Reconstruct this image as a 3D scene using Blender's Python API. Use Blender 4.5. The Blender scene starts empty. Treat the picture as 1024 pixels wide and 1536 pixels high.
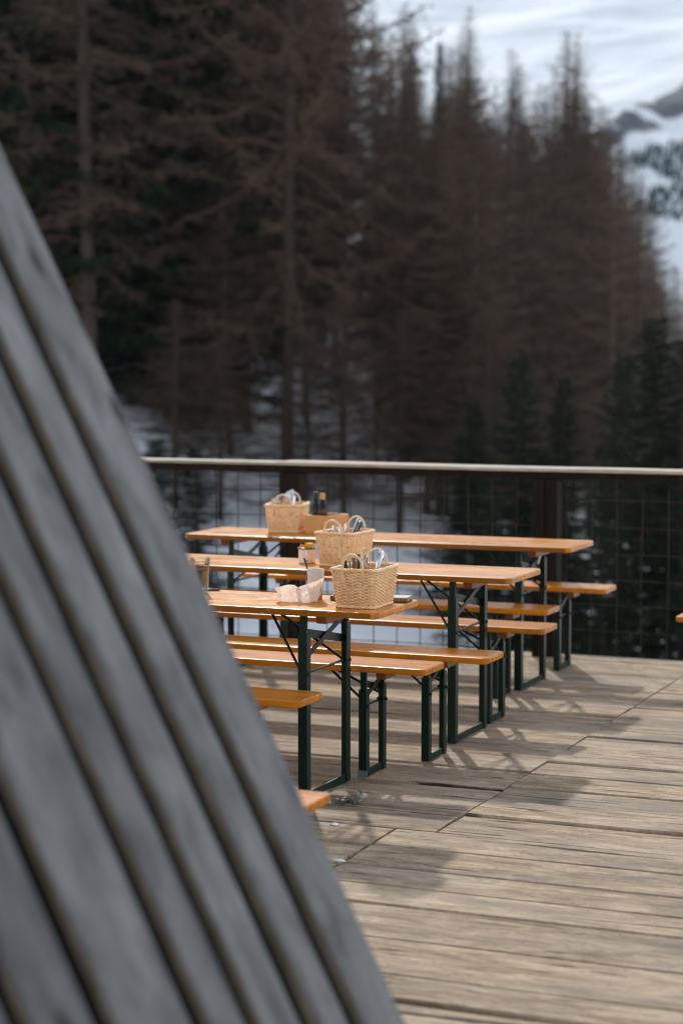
import bpy, bmesh, math, random
from mathutils import Vector, Matrix, noise
R = math.radians
random.seed(7)
sc = bpy.context.scene
COL = sc.collection
TH = R(22.718); PITCH = R(4.426); HCAM = 1.783; FPX = 3010.0
CT, ST = math.cos(TH), math.sin(TH)
SUN_DIR = Vector((-0.47*math.cos(R(34))/0.9977, 0.88*math.cos(R(34))/0.9977, math.sin(R(34)))).normalized()

def cam2w(X, Y, z=0.0):
    return Vector((X*CT - Y*ST, X*ST + Y*CT, z))

# ------------------------------------------------------------------ objects
def tag(o, label=None, cat=None, group=None, kind=None):
    if label: o['label'] = label
    if cat: o['category'] = cat
    if group: o['group'] = group
    if kind: o['kind'] = kind
    return o

def empty(name, loc=(0, 0, 0), rz=0.0):
    o = bpy.data.objects.new(name, None)
    COL.objects.link(o); o.location = loc; o.rotation_euler = (0, 0, rz)
    o.empty_display_size = 0.1
    return o

class MB:
    """collects verts / faces, then links them as one mesh object"""
    def __init__(s): s.v = []; s.f = []; s.m = []; s.tone = []; s.ct = 0.5; s.cm = 0
    def add(s, vs, fs):
        n = len(s.v); s.v += [tuple(p) for p in vs]
        for f in fs:
            s.f.append(tuple(i+n for i in f)); s.m.append(s.cm); s.tone.append(s.ct)
    def box(s, x0, x1, y0, y1, z0, z1):
        s.add([(x0,y0,z0),(x1,y0,z0),(x1,y1,z0),(x0,y1,z0),(x0,y0,z1),(x1,y0,z1),(x1,y1,z1),(x0,y1,z1)],
              [(0,3,2,1),(4,5,6,7),(0,1,5,4),(1,2,6,5),(2,3,7,6),(3,0,4,7)])
    def tube(s, pts, rad, n=8, caps=True):
        pts = [Vector(p) for p in pts]
        rads = rad if isinstance(rad, (list, tuple)) else [rad]*len(pts)
        t0 = (pts[1]-pts[0]).normalized()
        up = Vector((0,0,1)) if abs(t0.z) < .9 else Vector((1,0,0))
        a = t0.cross(up).normalized(); vs = []
        for i, p in enumerate(pts):
            if i == 0: t = pts[1]-p
            elif i == len(pts)-1: t = p-pts[i-1]
            else: t = pts[i+1]-pts[i-1]
            t.normalize(); a = (a - t*a.dot(t)).normalized(); b = t.cross(a)
            for k in range(n):
                c = 2*math.pi*k/n
                vs.append(p + (a*math.cos(c) + b*math.sin(c))*rads[i])
        fs = []
        for i in range(len(pts)-1):
            for k in range(n):
                k2 = (k+1) % n
                fs.append((i*n+k, i*n+k2, (i+1)*n+k2, (i+1)*n+k))
        if caps:
            fs.append(tuple(range(n-1, -1, -1))); fs.append(tuple((len(pts)-1)*n+k for k in range(n)))
        s.add(vs, fs)
    def bar(s, p, q, w, t, wdir):
        """flat bar from p to q; w along wdir, t across"""
        p, q, wdir = Vector(p), Vector(q), Vector(wdir)
        d = (q-p).normalized(); wd = (wdir - d*wdir.dot(d)).normalized(); td = d.cross(wd)
        vs = []
        for c in (p, q):
            for a, b in ((-1,-1),(1,-1),(1,1),(-1,1)):
                vs.append(c + wd*(a*w/2) + td*(b*t/2))
        s.add(vs, [(0,1,2,3),(7,6,5,4),(0,4,5,1),(1,5,6,2),(2,6,7,3),(3,7,4,0)])
    def prism(s, prof, z0, z1):
        n = len(prof)
        s.add([(x,y,z0) for x,y in prof]+[(x,y,z1) for x,y in prof],
              [tuple(range(n-1,-1,-1)), tuple(range(n,2*n))]+[(i,(i+1)%n,n+(i+1)%n,n+i) for i in range(n)])
    def lathe(s, prof, n=32, c=(0,0,0)):
        vs = []
        for r, z in prof:
            for k in range(n):
                a = 2*math.pi*k/n; vs.append((c[0]+r*math.cos(a), c[1]+r*math.sin(a), c[2]+z))
        fs = []
        for i in range(len(prof)-1):
            for k in range(n):
                k2 = (k+1) % n; fs.append((i*n+k, i*n+k2, (i+1)*n+k2, (i+1)*n+k))
        s.add(vs, fs)
    def build(s, name, mats, parent=None, smooth=False, bevel=0.0, seg=2, loc=None, tone=False):
        me = bpy.data.meshes.new(name); me.from_pydata(s.v, [], s.f)
        for m in (mats if isinstance(mats, (list, tuple)) else [mats]): me.materials.append(m)
        if len(me.materials) > 1: me.polygons.foreach_set('material_index', s.m)
        if tone:
            at = me.attributes.new('tone', 'FLOAT', 'FACE'); at.data.foreach_set('value', s.tone)
        if smooth: me.polygons.foreach_set('use_smooth', [True]*len(me.polygons))
        me.update()
        o = bpy.data.objects.new(name, me); COL.objects.link(o)
        if parent is not None: o.parent = parent
        if loc is not None: o.location = loc
        if bevel:
            b = o.modifiers.new('edge', 'BEVEL'); b.width = bevel; b.segments = seg; b.limit_method = 'ANGLE'; b.angle_limit = R(35)
        return o

def copy_tree(o, parent=None):
    c = o.copy(); COL.objects.link(c); c.parent = parent
    for ch in o.children: copy_tree(ch, c)
    return c

# ---------------------------------------------------------------- materials
def mat(name):
    m = bpy.data.materials.new(name); m.use_nodes = True
    nt = m.node_tree; return m, nt, nt.nodes['Principled BSDF']
def nd(nt, t, **kw):
    n = nt.nodes.new(t)
    for k, v in kw.items(): setattr(n, k, v)
    return n
def ramp(nt, src, stops):
    r = nd(nt, 'ShaderNodeValToRGB'); e = r.color_ramp.elements
    while len(e) < len(stops): e.new(0.5)
    for i, (p, c) in enumerate(stops):
        e[i].position = p; e[i].color = (c if len(c) == 4 else (*c, 1))
    nt.links.new(src, r.inputs[0]); return r.outputs[0]
def coords(nt, scale=(1,1,1), rot=(0,0,0), loc=(0,0,0)):
    t = nd(nt, 'ShaderNodeTexCoord'); m = nd(nt, 'ShaderNodeMapping')
    m.inputs['Scale'].default_value = scale; m.inputs['Rotation'].default_value = rot; m.inputs['Location'].default_value = loc
    nt.links.new(t.outputs['Object'], m.inputs[0]); return m.outputs[0]
def tex_noise(nt, vec, scale=1, detail=6, rough=.6, dist=0):
    n = nd(nt, 'ShaderNodeTexNoise'); n.inputs['Scale'].default_value = scale; n.inputs['Detail'].default_value = detail
    n.inputs['Roughness'].default_value = rough; n.inputs['Distortion'].default_value = dist
    nt.links.new(vec, n.inputs['Vector']); return n.outputs['Fac']
def mix(nt, fac, a, b, mode='MIX'):
    m = nd(nt, 'ShaderNodeMix', data_type='RGBA', blend_type=mode)
    for i, s in ((0, fac), (6, a), (7, b)):
        if hasattr(s, 'links'): nt.links.new(s, m.inputs[i])
        else: m.inputs[i].default_value = s if i == 0 else ((*s, 1) if len(s) == 3 else s)
    return m.outputs[2]
def mth(nt, op, a, b=0.0, clamp=False):
    m = nd(nt, 'ShaderNodeMath', operation=op, use_clamp=clamp)
    for i, s in enumerate((a, b)):
        if hasattr(s, 'links'): nt.links.new(s, m.inputs[i])
        else: m.inputs[i].default_value = s
    return m.outputs[0]
def bump(nt, bs, h, strength=.3, dist=.002):
    b = nd(nt, 'ShaderNodeBump'); b.inputs['Strength'].default_value = strength; b.inputs['Distance'].default_value = dist
    nt.links.new(h, b.inputs['Height']); nt.links.new(b.outputs[0], bs.inputs['Normal'])
def attr(nt, name):
    a = nd(nt, 'ShaderNodeAttribute'); a.attribute_name = name; return a.outputs['Fac']

def simple(name, col, rough=.5, metal=0.0, var=.25, scale=30, coat=0.0, bstr=0.0, spec=.5):
    m, nt, bs = mat(name)
    v = tex_noise(nt, coords(nt), scale, 4)
    c = mix(nt, v, tuple(x*(1-var) for x in col), tuple(min(1, x*(1+var)) for x in col))
    nt.links.new(c, bs.inputs['Base Color'])
    bs.inputs['Roughness'].default_value = rough; bs.inputs['Metallic'].default_value = metal
    bs.inputs['Coat Weight'].default_value = coat; bs.inputs['Specular IOR Level'].default_value = spec
    if bstr: bump(nt, bs, v, bstr, .002)
    return m

def deck_mat():
    m, nt, bs = mat('weathered_deck_wood')
    tone = attr(nt, 'tone')
    cb = nd(nt, 'ShaderNodeCombineXYZ'); nt.links.new(mth(nt, 'MULTIPLY', tone, 37.0), cb.inputs[2]); nt.links.new(mth(nt, 'MULTIPLY', tone, 11.0), cb.inputs[0])
    def co(sc_):
        va = nd(nt, 'ShaderNodeVectorMath', operation='ADD')
        nt.links.new(coords(nt, sc_), va.inputs[0]); nt.links.new(cb.outputs[0], va.inputs[1]); return va.outputs[0]
    grain = tex_noise(nt, co((3.0, 17, 1)), 1, 10, .74, .7)
    fine = tex_noise(nt, co((16, 52, 1)), 1, 6, .75, .4)
    blot = tex_noise(nt, co((4.5, 9, 1)), 1, 8, .72, .8)
    broad = tex_noise(nt, co((.7, 2.2, 1)), 1, 4, .6, .4)
    grit = tex_noise(nt, coords(nt, (40, 55, 1)), 1, 5, .75)
    base = ramp(nt, grain, [(.30, (.12,.082,.050)), (.43, (.28,.205,.132)), (.52, (.42,.318,.212)), (.62, (.52,.41,.285)), (.76, (.64,.53,.39))])
    base = mix(nt, mth(nt, 'MULTIPLY', ramp(nt, blot, [(.38,(1,1,1)),(.55,(0,0,0))]), .6), base, (.19,.14,.092))
    base = mix(nt, mth(nt, 'MULTIPLY', ramp(nt, broad, [(.42,(0,0,0)),(.62,(1,1,1))]), .35), base, (.42,.365,.30))
    t2 = ramp(nt, tone, [(0,(.90,.89,.88)),(.35,(1.0,.98,.96)),(.7,(1.06,1.03,.99)),(1,(1.10,1.06,1.0))])
    base = mix(nt, 1.0, base, t2, 'MULTIPLY')
    base = mix(nt, mth(nt,'MULTIPLY', ramp(nt, fine, [(.54,(0,0,0)),(.76,(1,1,1))]), .6), base, (.60,.52,.41))
    base = mix(nt, mth(nt,'MULTIPLY', ramp(nt, grit, [(.33,(1,1,1)),(.46,(0,0,0))]), .45), base, (.075,.056,.04))
    crack = ramp(nt, tex_noise(nt, co((1.1, 20, 1)), 1, 8, .62, 1.0), [(.335,(1,1,1)),(.375,(0,0,0))])
    crack = mth(nt, 'MULTIPLY', crack, .92)
    base = mix(nt, crack, base, (.022,.016,.012))
    st = tex_noise(nt, coords(nt, (1.1, 3.2, 1)), 1, 6, .62, .6)
    st = mth(nt, 'MULTIPLY', ramp(nt, st, [(.53,(0,0,0)),(.66,(1,1,1))]), .60)
    base = mix(nt, st, base, (.075,.058,.043))
    kn = nd(nt, 'ShaderNodeTexVoronoi'); kn.inputs['Scale'].default_value = 1
    nt.links.new(co((1.7, 8, 1)), kn.inputs['Vector'])
    kf = ramp(nt, kn.outputs['Distance'], [(.035,(1,1,1)),(.085,(0,0,0))])
    base = mix(nt, mth(nt,'MULTIPLY',kf,.8), base, (.04,.028,.019))
    nt.links.new(base, bs.inputs['Base Color'])
    rr = nd(nt, 'ShaderNodeMapRange'); nt.links.new(st, rr.inputs[0]); rr.inputs[3].default_value = .85; rr.inputs[4].default_value = .6
    nt.links.new(rr.outputs[0], bs.inputs['Roughness']); bs.inputs['Specular IOR Level'].default_value = .22
    h = mth(nt, 'SUBTRACT', mth(nt, 'ADD', mth(nt,'ADD', grain, mth(nt,'MULTIPLY',grit,.25)), mth(nt, 'MULTIPLY', fine, .45)), mth(nt, 'MULTIPLY', crack, 1.3))
    bump(nt, bs, h, .8, .009)
    return m

def lacquer_mat(name, wear=.5, tint=(1,1,1)):
    """orange lacquered spruce board, grain along x, worn flecks on the top"""
    m, nt, bs = mat(name)
    oi = nd(nt, 'ShaderNodeObjectInfo')
    cb = nd(nt, 'ShaderNodeCombineXYZ'); nt.links.new(mth(nt,'MULTIPLY',oi.outputs['Random'],50.0), cb.inputs[0]); nt.links.new(mth(nt,'MULTIPLY',oi.outputs['Random'],13.0), cb.inputs[1])
    def co(s_):
        va = nd(nt, 'ShaderNodeVectorMath', operation='ADD'); nt.links.new(coords(nt, s_), va.inputs[0]); nt.links.new(cb.outputs[0], va.inputs[1]); return va.outputs[0]
    g = tex_noise(nt, co((1.6, 26, 26)), 1, 8, .66, .5)
    def T(c): return tuple(a*b for a, b in zip(c, tint))
    c = ramp(nt, g, [(.28, T((.36,.112,.003))), (.5, T((.64,.228,.006))), (.70, T((.76,.305,.013)))])
    b2 = tex_noise(nt, co((1.4, 6, 6)), 1, 3)
    c = mix(nt, mth(nt,'MULTIPLY',b2,.35), c, T((.42,.12,.016)))
    tc = nd(nt,'ShaderNodeTexCoord'); sp = nd(nt,'ShaderNodeSeparateXYZ'); nt.links.new(tc.outputs['Object'], sp.inputs[0])
    yb = mth(nt,'ADD', mth(nt,'MULTIPLY', sp.outputs[1], 6.12), 10.5)
    fr = mth(nt,'ABSOLUTE', mth(nt,'SUBTRACT', mth(nt,'FRACT', yb), .5))
    wn = nd(nt,'ShaderNodeTexWhiteNoise', noise_dimensions='1D'); nt.links.new(mth(nt,'ADD', mth(nt,'FLOOR', yb), mth(nt,'MULTIPLY',oi.outputs['Random'],31.0)), wn.inputs['W'])
    c = mix(nt, 1.0, c, ramp(nt, wn.outputs[0], [(0,(.80,.78,.74)),(1,(1.06,1.06,1.06))]), 'MULTIPLY')
    c = mix(nt, mth(nt,'MULTIPLY', mth(nt,'GREATER_THAN', fr, .487), .7), c, (.12,.04,.008))
    # scuffed edges and bare flecks
    geo = nd(nt, 'ShaderNodeNewGeometry')
    fl = tex_noise(nt, co((10, 22, 22)), 1, 7, .75, .6)
    lo = .66 - .10*wear
    flm = ramp(nt, fl, [(lo,(0,0,0)),(lo+.03,(1,1,1))])
    patch = ramp(nt, tex_noise(nt, co((2.2,3.5,3)), 1, 3), [(.42,(0,0,0)),(.6,(1,1,1))])
    flm = mth(nt, 'MULTIPLY', mth(nt, 'MULTIPLY', flm, patch), .85)
    c = mix(nt, flm, c, (.62,.50,.38))
    ed = ramp(nt, geo.outputs['Pointiness'], [(.52,(0,0,0)),(.60,(1,1,1))])
    edn = ramp(nt, tex_noise(nt, co((14,14,14)), 1, 5), [(.52,(0,0,0)),(.62,(1,1,1))])
    c = mix(nt, mth(nt,'MULTIPLY',mth(nt,'MULTIPLY',ed,edn),.8), c, (.16,.11,.075))
    nt.links.new(c, bs.inputs['Base Color'])
    rr = nd(nt,'ShaderNodeMapRange'); nt.links.new(tex_noise(nt, co((5,12,12)),1,5), rr.inputs[0]); rr.inputs[3].default_value=.20; rr.inputs[4].default_value=.38
    ro = mth(nt,'ADD', rr.outputs[0], mth(nt,'MULTIPLY',flm,.3)); nt.links.new(ro, bs.inputs['Roughness'])
    bs.inputs['Specular IOR Level'].default_value = .13
    bump(nt, bs, mth(nt,'ADD', g, mth(nt,'MULTIPLY',flm,-.6)), .12, .002)
    return m

def grey_wood(name, a, b, scale=(30, 30, 1.2), knots=0.5, rough=.75, spec=.3, attrtone=False):
    m, nt, bs = mat(name)
    v = coords(nt, scale)
    if attrtone:
        cb = nd(nt,'ShaderNodeCombineXYZ'); nt.links.new(mth(nt,'MULTIPLY',attr(nt,'tone'),31.0), cb.inputs[2])
        va = nd(nt,'ShaderNodeVectorMath',operation='ADD'); nt.links.new(v, va.inputs[0]); nt.links.new(cb.outputs[0], va.inputs[1]); v = va.outputs[0]
    g = tex_noise(nt, v, 1, 6, .65, .3)
    c = mix(nt, ramp(nt, g, [(.3,(0,0,0)),(.7,(1,1,1))]), a, b)
    if attrtone:
        c = mix(nt, 1.0, c, ramp(nt, attr(nt,'tone'), [(0,(.68,.68,.69)),(1,(1.15,1.15,1.14))]), 'MULTIPLY')
    if knots:
        k = nd(nt, 'ShaderNodeTexVoronoi'); k.inputs['Scale'].default_value = 1
        s2 = tuple(4.5 if s_ > 5 else 2.0 for s_ in scale)
        nt.links.new(coords(nt, s2), k.inputs['Vector'])
        kf = ramp(nt, k.outputs['Distance'], [(.06,(1,1,1)),(.15,(0,0,0))])
        c = mix(nt, mth(nt,'MULTIPLY',kf,knots), c, (.03,.028,.027))
    nt.links.new(c, bs.inputs['Base Color']); bs.inputs['Roughness'].default_value = rough; bs.inputs['Specular IOR Level'].default_value = spec
    bump(nt, bs, g, .3, .003)
    return m

def glass_mat(name, col=(1,1,1), rough=0.0):
    m, nt, bs = mat(name)
    bs.inputs['Base Color'].default_value = (*col, 1); bs.inputs['Roughness'].default_value = rough
    bs.inputs['Transmission Weight'].default_value = 1; bs.inputs['IOR'].default_value = 1.45
    return m
def thin_glass(name, tint):
    """thin walled drinking glass: clear straight through, mirror-like and greener towards its edges"""
    m, nt, bs = mat(name); nt.nodes.remove(bs)
    lw = nd(nt,'ShaderNodeLayerWeight'); lw.inputs['Blend'].default_value = .28
    tr = nd(nt,'ShaderNodeBsdfTransparent'); gl = nd(nt,'ShaderNodeBsdfGlossy'); gl.inputs['Roughness'].default_value = .03
    nt.links.new(mix(nt, lw.outputs['Facing'], (.97,.98,.98), tint), tr.inputs[0])
    mx = nd(nt,'ShaderNodeMixShader'); nt.links.new(mth(nt,'MULTIPLY',lw.outputs['Fresnel'],.6), mx.inputs[0])
    nt.links.new(tr.outputs[0], mx.inputs[1]); nt.links.new(gl.outputs[0], mx.inputs[2])
    nt.links.new(mx.outputs[0], nt.nodes['Material Output'].inputs[0]); return m

def twig_mat(name, a, b, rough=.85, trans=0.0):
    m, nt, bs = mat(name)
    oi = nd(nt, 'ShaderNodeObjectInfo')
    n = tex_noise(nt, coords(nt), 1.3, 4)
    f = mth(nt, 'ADD', mth(nt,'MULTIPLY',n,.7), mth(nt,'MULTIPLY',oi.outputs['Random'],.45), True)
    nt.links.new(mix(nt, f, a, b), bs.inputs['Base Color'])
    bs.inputs['Roughness'].default_value = rough; bs.inputs['Specular IOR Level'].default_value = .15
    return m

M = {}
M['deck'] = deck_mat()
M['under'] = simple('gap_shade_wood', (.02,.017,.014), .9)  # near-black colour stands in for the shade seen through board gaps
M['top'] = lacquer_mat('orange_lacquer', .35)
M['top_worn'] = lacquer_mat('orange_lacquer_worn', 1.0)
M['seat'] = lacquer_mat('orange_lacquer_bench', .25, (.94,.88,.8))
M['batten'] = simple('brown_batten', (.20,.062,.016), .5, var=.35, scale=40)
M['green'] = simple('dark_green_steel', (.0035,.014,.009), .5, var=.3, scale=60, spec=.22)
def steel_paint():
    m, nt, bs = mat('chipped_green_paint')
    oi = nd(nt,'ShaderNodeObjectInfo'); va = nd(nt,'ShaderNodeVectorMath',operation='ADD')
    nt.links.new(coords(nt), va.inputs[0]); cb = nd(nt,'ShaderNodeCombineXYZ'); nt.links.new(mth(nt,'MULTIPLY',oi.outputs['Random'],40.0), cb.inputs[1]); nt.links.new(cb.outputs[0], va.inputs[1])
    n = tex_noise(nt, va.outputs[0], 9, 4); ch = tex_noise(nt, va.outputs[0], 34, 6, .7)
    c = mix(nt, n, (.0022,.010,.0065), (.0055,.021,.013))
    c = mix(nt, mth(nt,'MULTIPLY', ramp(nt, ch, [(.66,(0,0,0)),(.69,(1,1,1))]), .7), c, (.085,.075,.062))
    nt.links.new(c, bs.inputs['Base Color']); bs.inputs['Roughness'].default_value = .45; bs.inputs['Specular IOR Level'].default_value = .22
    bump(nt, bs, ch, .15, .001); return m
M['green'] = steel_paint()
M['chip'] = simple('chipped_green_steel', (.12,.16,.16), .5, var=.5, scale=80)
M['pale'] = simple('brace_glint_pale', (.62,.72,.42), .4)  # sunlit brace edge put into the colour
M['roof'] = grey_wood('grey_roof_board', (.078,.080,.082), (.225,.227,.230), (11, 11, 1.5), 1.0, .8, .25, True)
M['roofedge'] = grey_wood('brown_board_edge', (.075,.060,.047), (.17,.138,.108), (28, 28, 2.2), 0, .8)
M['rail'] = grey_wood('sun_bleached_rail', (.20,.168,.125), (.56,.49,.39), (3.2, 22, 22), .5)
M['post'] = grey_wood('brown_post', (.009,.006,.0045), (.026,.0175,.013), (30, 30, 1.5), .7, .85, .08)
M['wire'] = simple('rusty_wire', (.045,.03,.024), .75, var=.5, scale=20, spec=.2)
def wicker_mat():
    m, nt, bs = mat('willow_wicker')
    g = tex_noise(nt, coords(nt, (60,60,140)), 1, 4)
    c = ramp(nt, g, [(.3,(.66,.385,.165)),(.5,(.92,.62,.33)),(.72,(.97,.76,.47))])
    nt.links.new(c, bs.inputs['Base Color']); bs.inputs['Roughness'].default_value = .55
    return m
M['wicker'] = wicker_mat()
M['handle'] = simple('peeled_willow', (.82,.62,.42), .5, var=.15, scale=60)
M['steel'] = simple('cutlery_steel', (.62,.62,.63), .22, 1.0, .1, 50)
M['darkgrip'] = simple('dark_grip', (.02,.018,.02), .4)
M['woodgrip'] = simple('wooden_grip', (.26,.15,.08), .5, var=.35)
M['enamel'] = simple('cream_enamel', (.88,.84,.79), .2, var=.04, coat=.4)
M['blue'] = simple('blue_enamel_rim', (.02,.05,.22), .3)
M['rust'] = simple('rust_chip', (.30,.10,.02), .7)
M['yellow'] = simple('yellow_sachet', (.85,.52,.02), .4, var=.2)
M['orange'] = simple('orange_sachet', (.72,.24,.03), .4, var=.3)
M['box'] = simple('varnished_box_wood', (.62,.29,.075), .5, var=.25, scale=25)
M['bottle'] = simple('black_bottle_glass', (.004,.0035,.0035), .22, spec=.3)
M['cap'] = simple('black_cap', (.008,.008,.01), .35)
M['cork'] = simple('cork', (.55,.33,.13), .8, var=.3, scale=120)
M['label'] = simple('dark_label', (.10,.045,.03), .6)
M['glass'] = thin_glass('clear_glass', (.78,.85,.83))
M['print'] = simple('dark_glass_print', (.02,.02,.03), .5)
M['water'] = glass_mat('melted_ice', (.95,.97,.98), .02)
M['cream'] = simple('milky_drink', (.72,.62,.5), .4)
M['plastic'] = glass_mat('cloudy_plastic', (.93,.87,.78), .35)
M['plastic'].node_tree.nodes['Principled BSDF'].inputs['Transmission Weight'].default_value = .35
M['straw'] = simple('black_straw', (.01,.01,.012), .35)
M['board'] = simple('greyed_board', (.20,.14,.09), .6, var=.35, scale=40)
M['black'] = simple('black_case', (.012,.012,.014), .25)
M['butt'] = simple('cigarette_filter', (.62,.25,.05), .8, var=.3)
M['paper'] = simple('white_scrap', (.82,.82,.82), .7, var=.1)
def napkin_mat():
    m, nt, bs = mat('tissue_paper')
    bs.inputs['Base Color'].default_value = (.93,.89,.85,1); bs.inputs['Roughness'].default_value = .9
    tr = nd(nt,'ShaderNodeBsdfTranslucent'); tr.inputs[0].default_value = (.95,.89,.83,1)
    mx = nd(nt,'ShaderNodeMixShader'); mx.inputs[0].default_value = .62
    nt.links.new(bs.outputs[0], mx.inputs[1]); nt.links.new(tr.outputs[0], mx.inputs[2])
    nt.links.new(mx.outputs[0], nt.nodes['Material Output'].inputs[0])
    bump(nt, bs, tex_noise(nt, coords(nt), 90, 4), .25, .002)
    return m
M['napkin'] = napkin_mat()
def snow_mat(name, a=(.70,.73,.78), b=(.86,.88,.90), scale=.6, debris=0.0):
    m, nt, bs = mat(name)
    n = tex_noise(nt, coords(nt), scale, 6)
    c = mix(nt, n, a, b)
    if debris:
        d = ramp(nt, tex_noise(nt, coords(nt), 2.2, 8, .75), [(.60-.08*debris,(0,0,0)),(.68,(1,1,1))])
        c = mix(nt, mth(nt,'MULTIPLY',d,.85), c, (.05,.038,.03))
    nt.links.new(c, bs.inputs['Base Color']); bs.inputs['Roughness'].default_value = .7; bs.inputs['Specular IOR Level'].default_value = .2
    bump(nt, bs, n, .4, .15)
    return m
M['snow'] = snow_mat('forest_snow', (.80,.83,.87), (.90,.92,.94), debris=.25)
M['bark'] = twig_mat('larch_bark', (.035,.026,.021), (.085,.062,.05))
M['twig'] = twig_mat('larch_twigs', (.035,.0235,.017), (.106,.067,.046))
M['needle'] = twig_mat('spruce_needles', (.005,.0095,.0045), (.017,.026,.010))
M['sbark'] = twig_mat('spruce_bark', (.025,.02,.017), (.06,.05,.042))

# --------------------------------------------------------------------- deck
def build_deck():
    mb = MB(); rnd = random.Random(3)
    V_END = 11.56
    def strip(gaps, u0, u1):
        for v0, v1 in zip(gaps[:-1], gaps[1:]):
            mb.ct = rnd.random(); g0, g1 = .0035+rnd.random()**2*.009, .0035+rnd.random()**2*.009
            # plank cut into cells so that its edges and top can wander a little
            n = max(2, int((u1-u0)/.09)); rows = 5
            ph = rnd.random()*50; dz = rnd.uniform(-.004, .004); tl = rnd.uniform(-.003, .003)
            vs = []
            for i in range(n+1):
                u = u0+(u1-u0)*i/n
                e0 = noise.noise((u*1.1, ph, 0))*.007+noise.noise((u*4.7, ph, 2))*.003; e1 = noise.noise((u*1.1, ph+9, 0))*.007+noise.noise((u*4.7, ph+9, 2))*.003
                a, b = v0+g0+e0, v1-g1+e1
                zz = dz + noise.noise((u*.5, ph, 4))*.004
                cup = .0025
                prof = [(a, -.035), (a, zz-tl-.006), (a+.006, zz-tl), ((a+b)/2, zz+cup*.3), (b-.006, zz+tl), (b, zz+tl-.006), (b, -.035)]
                vs += [(u, p[0], p[1]) for p in prof]
            k = 7; fs = []
            for i in range(n):
                for j in range(k-1):
                    fs.append((i*k+j, (i+1)*k+j, (i+1)*k+j+1, i*k+j+1))
            fs.append(tuple(range(k))); fs.append(tuple(n*k+j for j in range(k-1,-1,-1)))
            mb.add(vs, fs)
    def gaps(a, b, fixed=()):
        out = [a]; fixed = sorted(f for f in fixed if a < f < b)
        for f in fixed+[b]:
            while f-out[-1] > .36:
                left = f-out[-1]; out.append(out[-1]+min(rnd.uniform(.19,.29), left-.15))
            out.append(f)
        return out
    right = gaps(-4.0, V_END, (5.31,5.64,5.984,6.21,6.453,6.725,7.0,7.31,7.62,7.868,8.15,8.42,8.70,9.05,9.42,9.7))
    left1 = gaps(6.98, V_END, (7.26,7.53,7.80,8.16,8.45,8.72,9.05,9.33,9.60,9.88,10.12,10.36,10.62,10.9,11.2,11.38))
    left2 = gaps(-4.0, 6.98, (5.9,6.15,6.42,6.70))
    rA = [g for g in right if g <= 6.98]+[6.98]; rB = [6.98]+[g for g in right if g > 6.98+.06]
    strip(rA, -2.690, 7.0); strip(rB, -2.536, 7.0)
    strip(left1, -12.0, -2.545); strip(left2, -12.0, -2.704)
    mb.cm = 1; mb.ct = .5
    mb.box(-11.98, 6.98, -3.98, V_END-.02, -.10, -.05)  # dark sheet added below the planks for the shade in their gaps
    for u in [x*.95-11.5 for x in range(20)]: mb.box(u-.05, u+.05, -3.9, V_END-.04, -.30, -.102)
    for u in (-11, -8.5, -6, -3.5, -1, 1.5, 4, 6.5):
        for v in (-3, 1, 5, 9, 11.2): mb.box(u-.08, u+.08, v-.08, v+.08, -4.2, -.301)
    o = mb.build('deck', [M['deck'], M['under']], tone=True)
    return tag(o, kind='structure')
build_deck()

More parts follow.
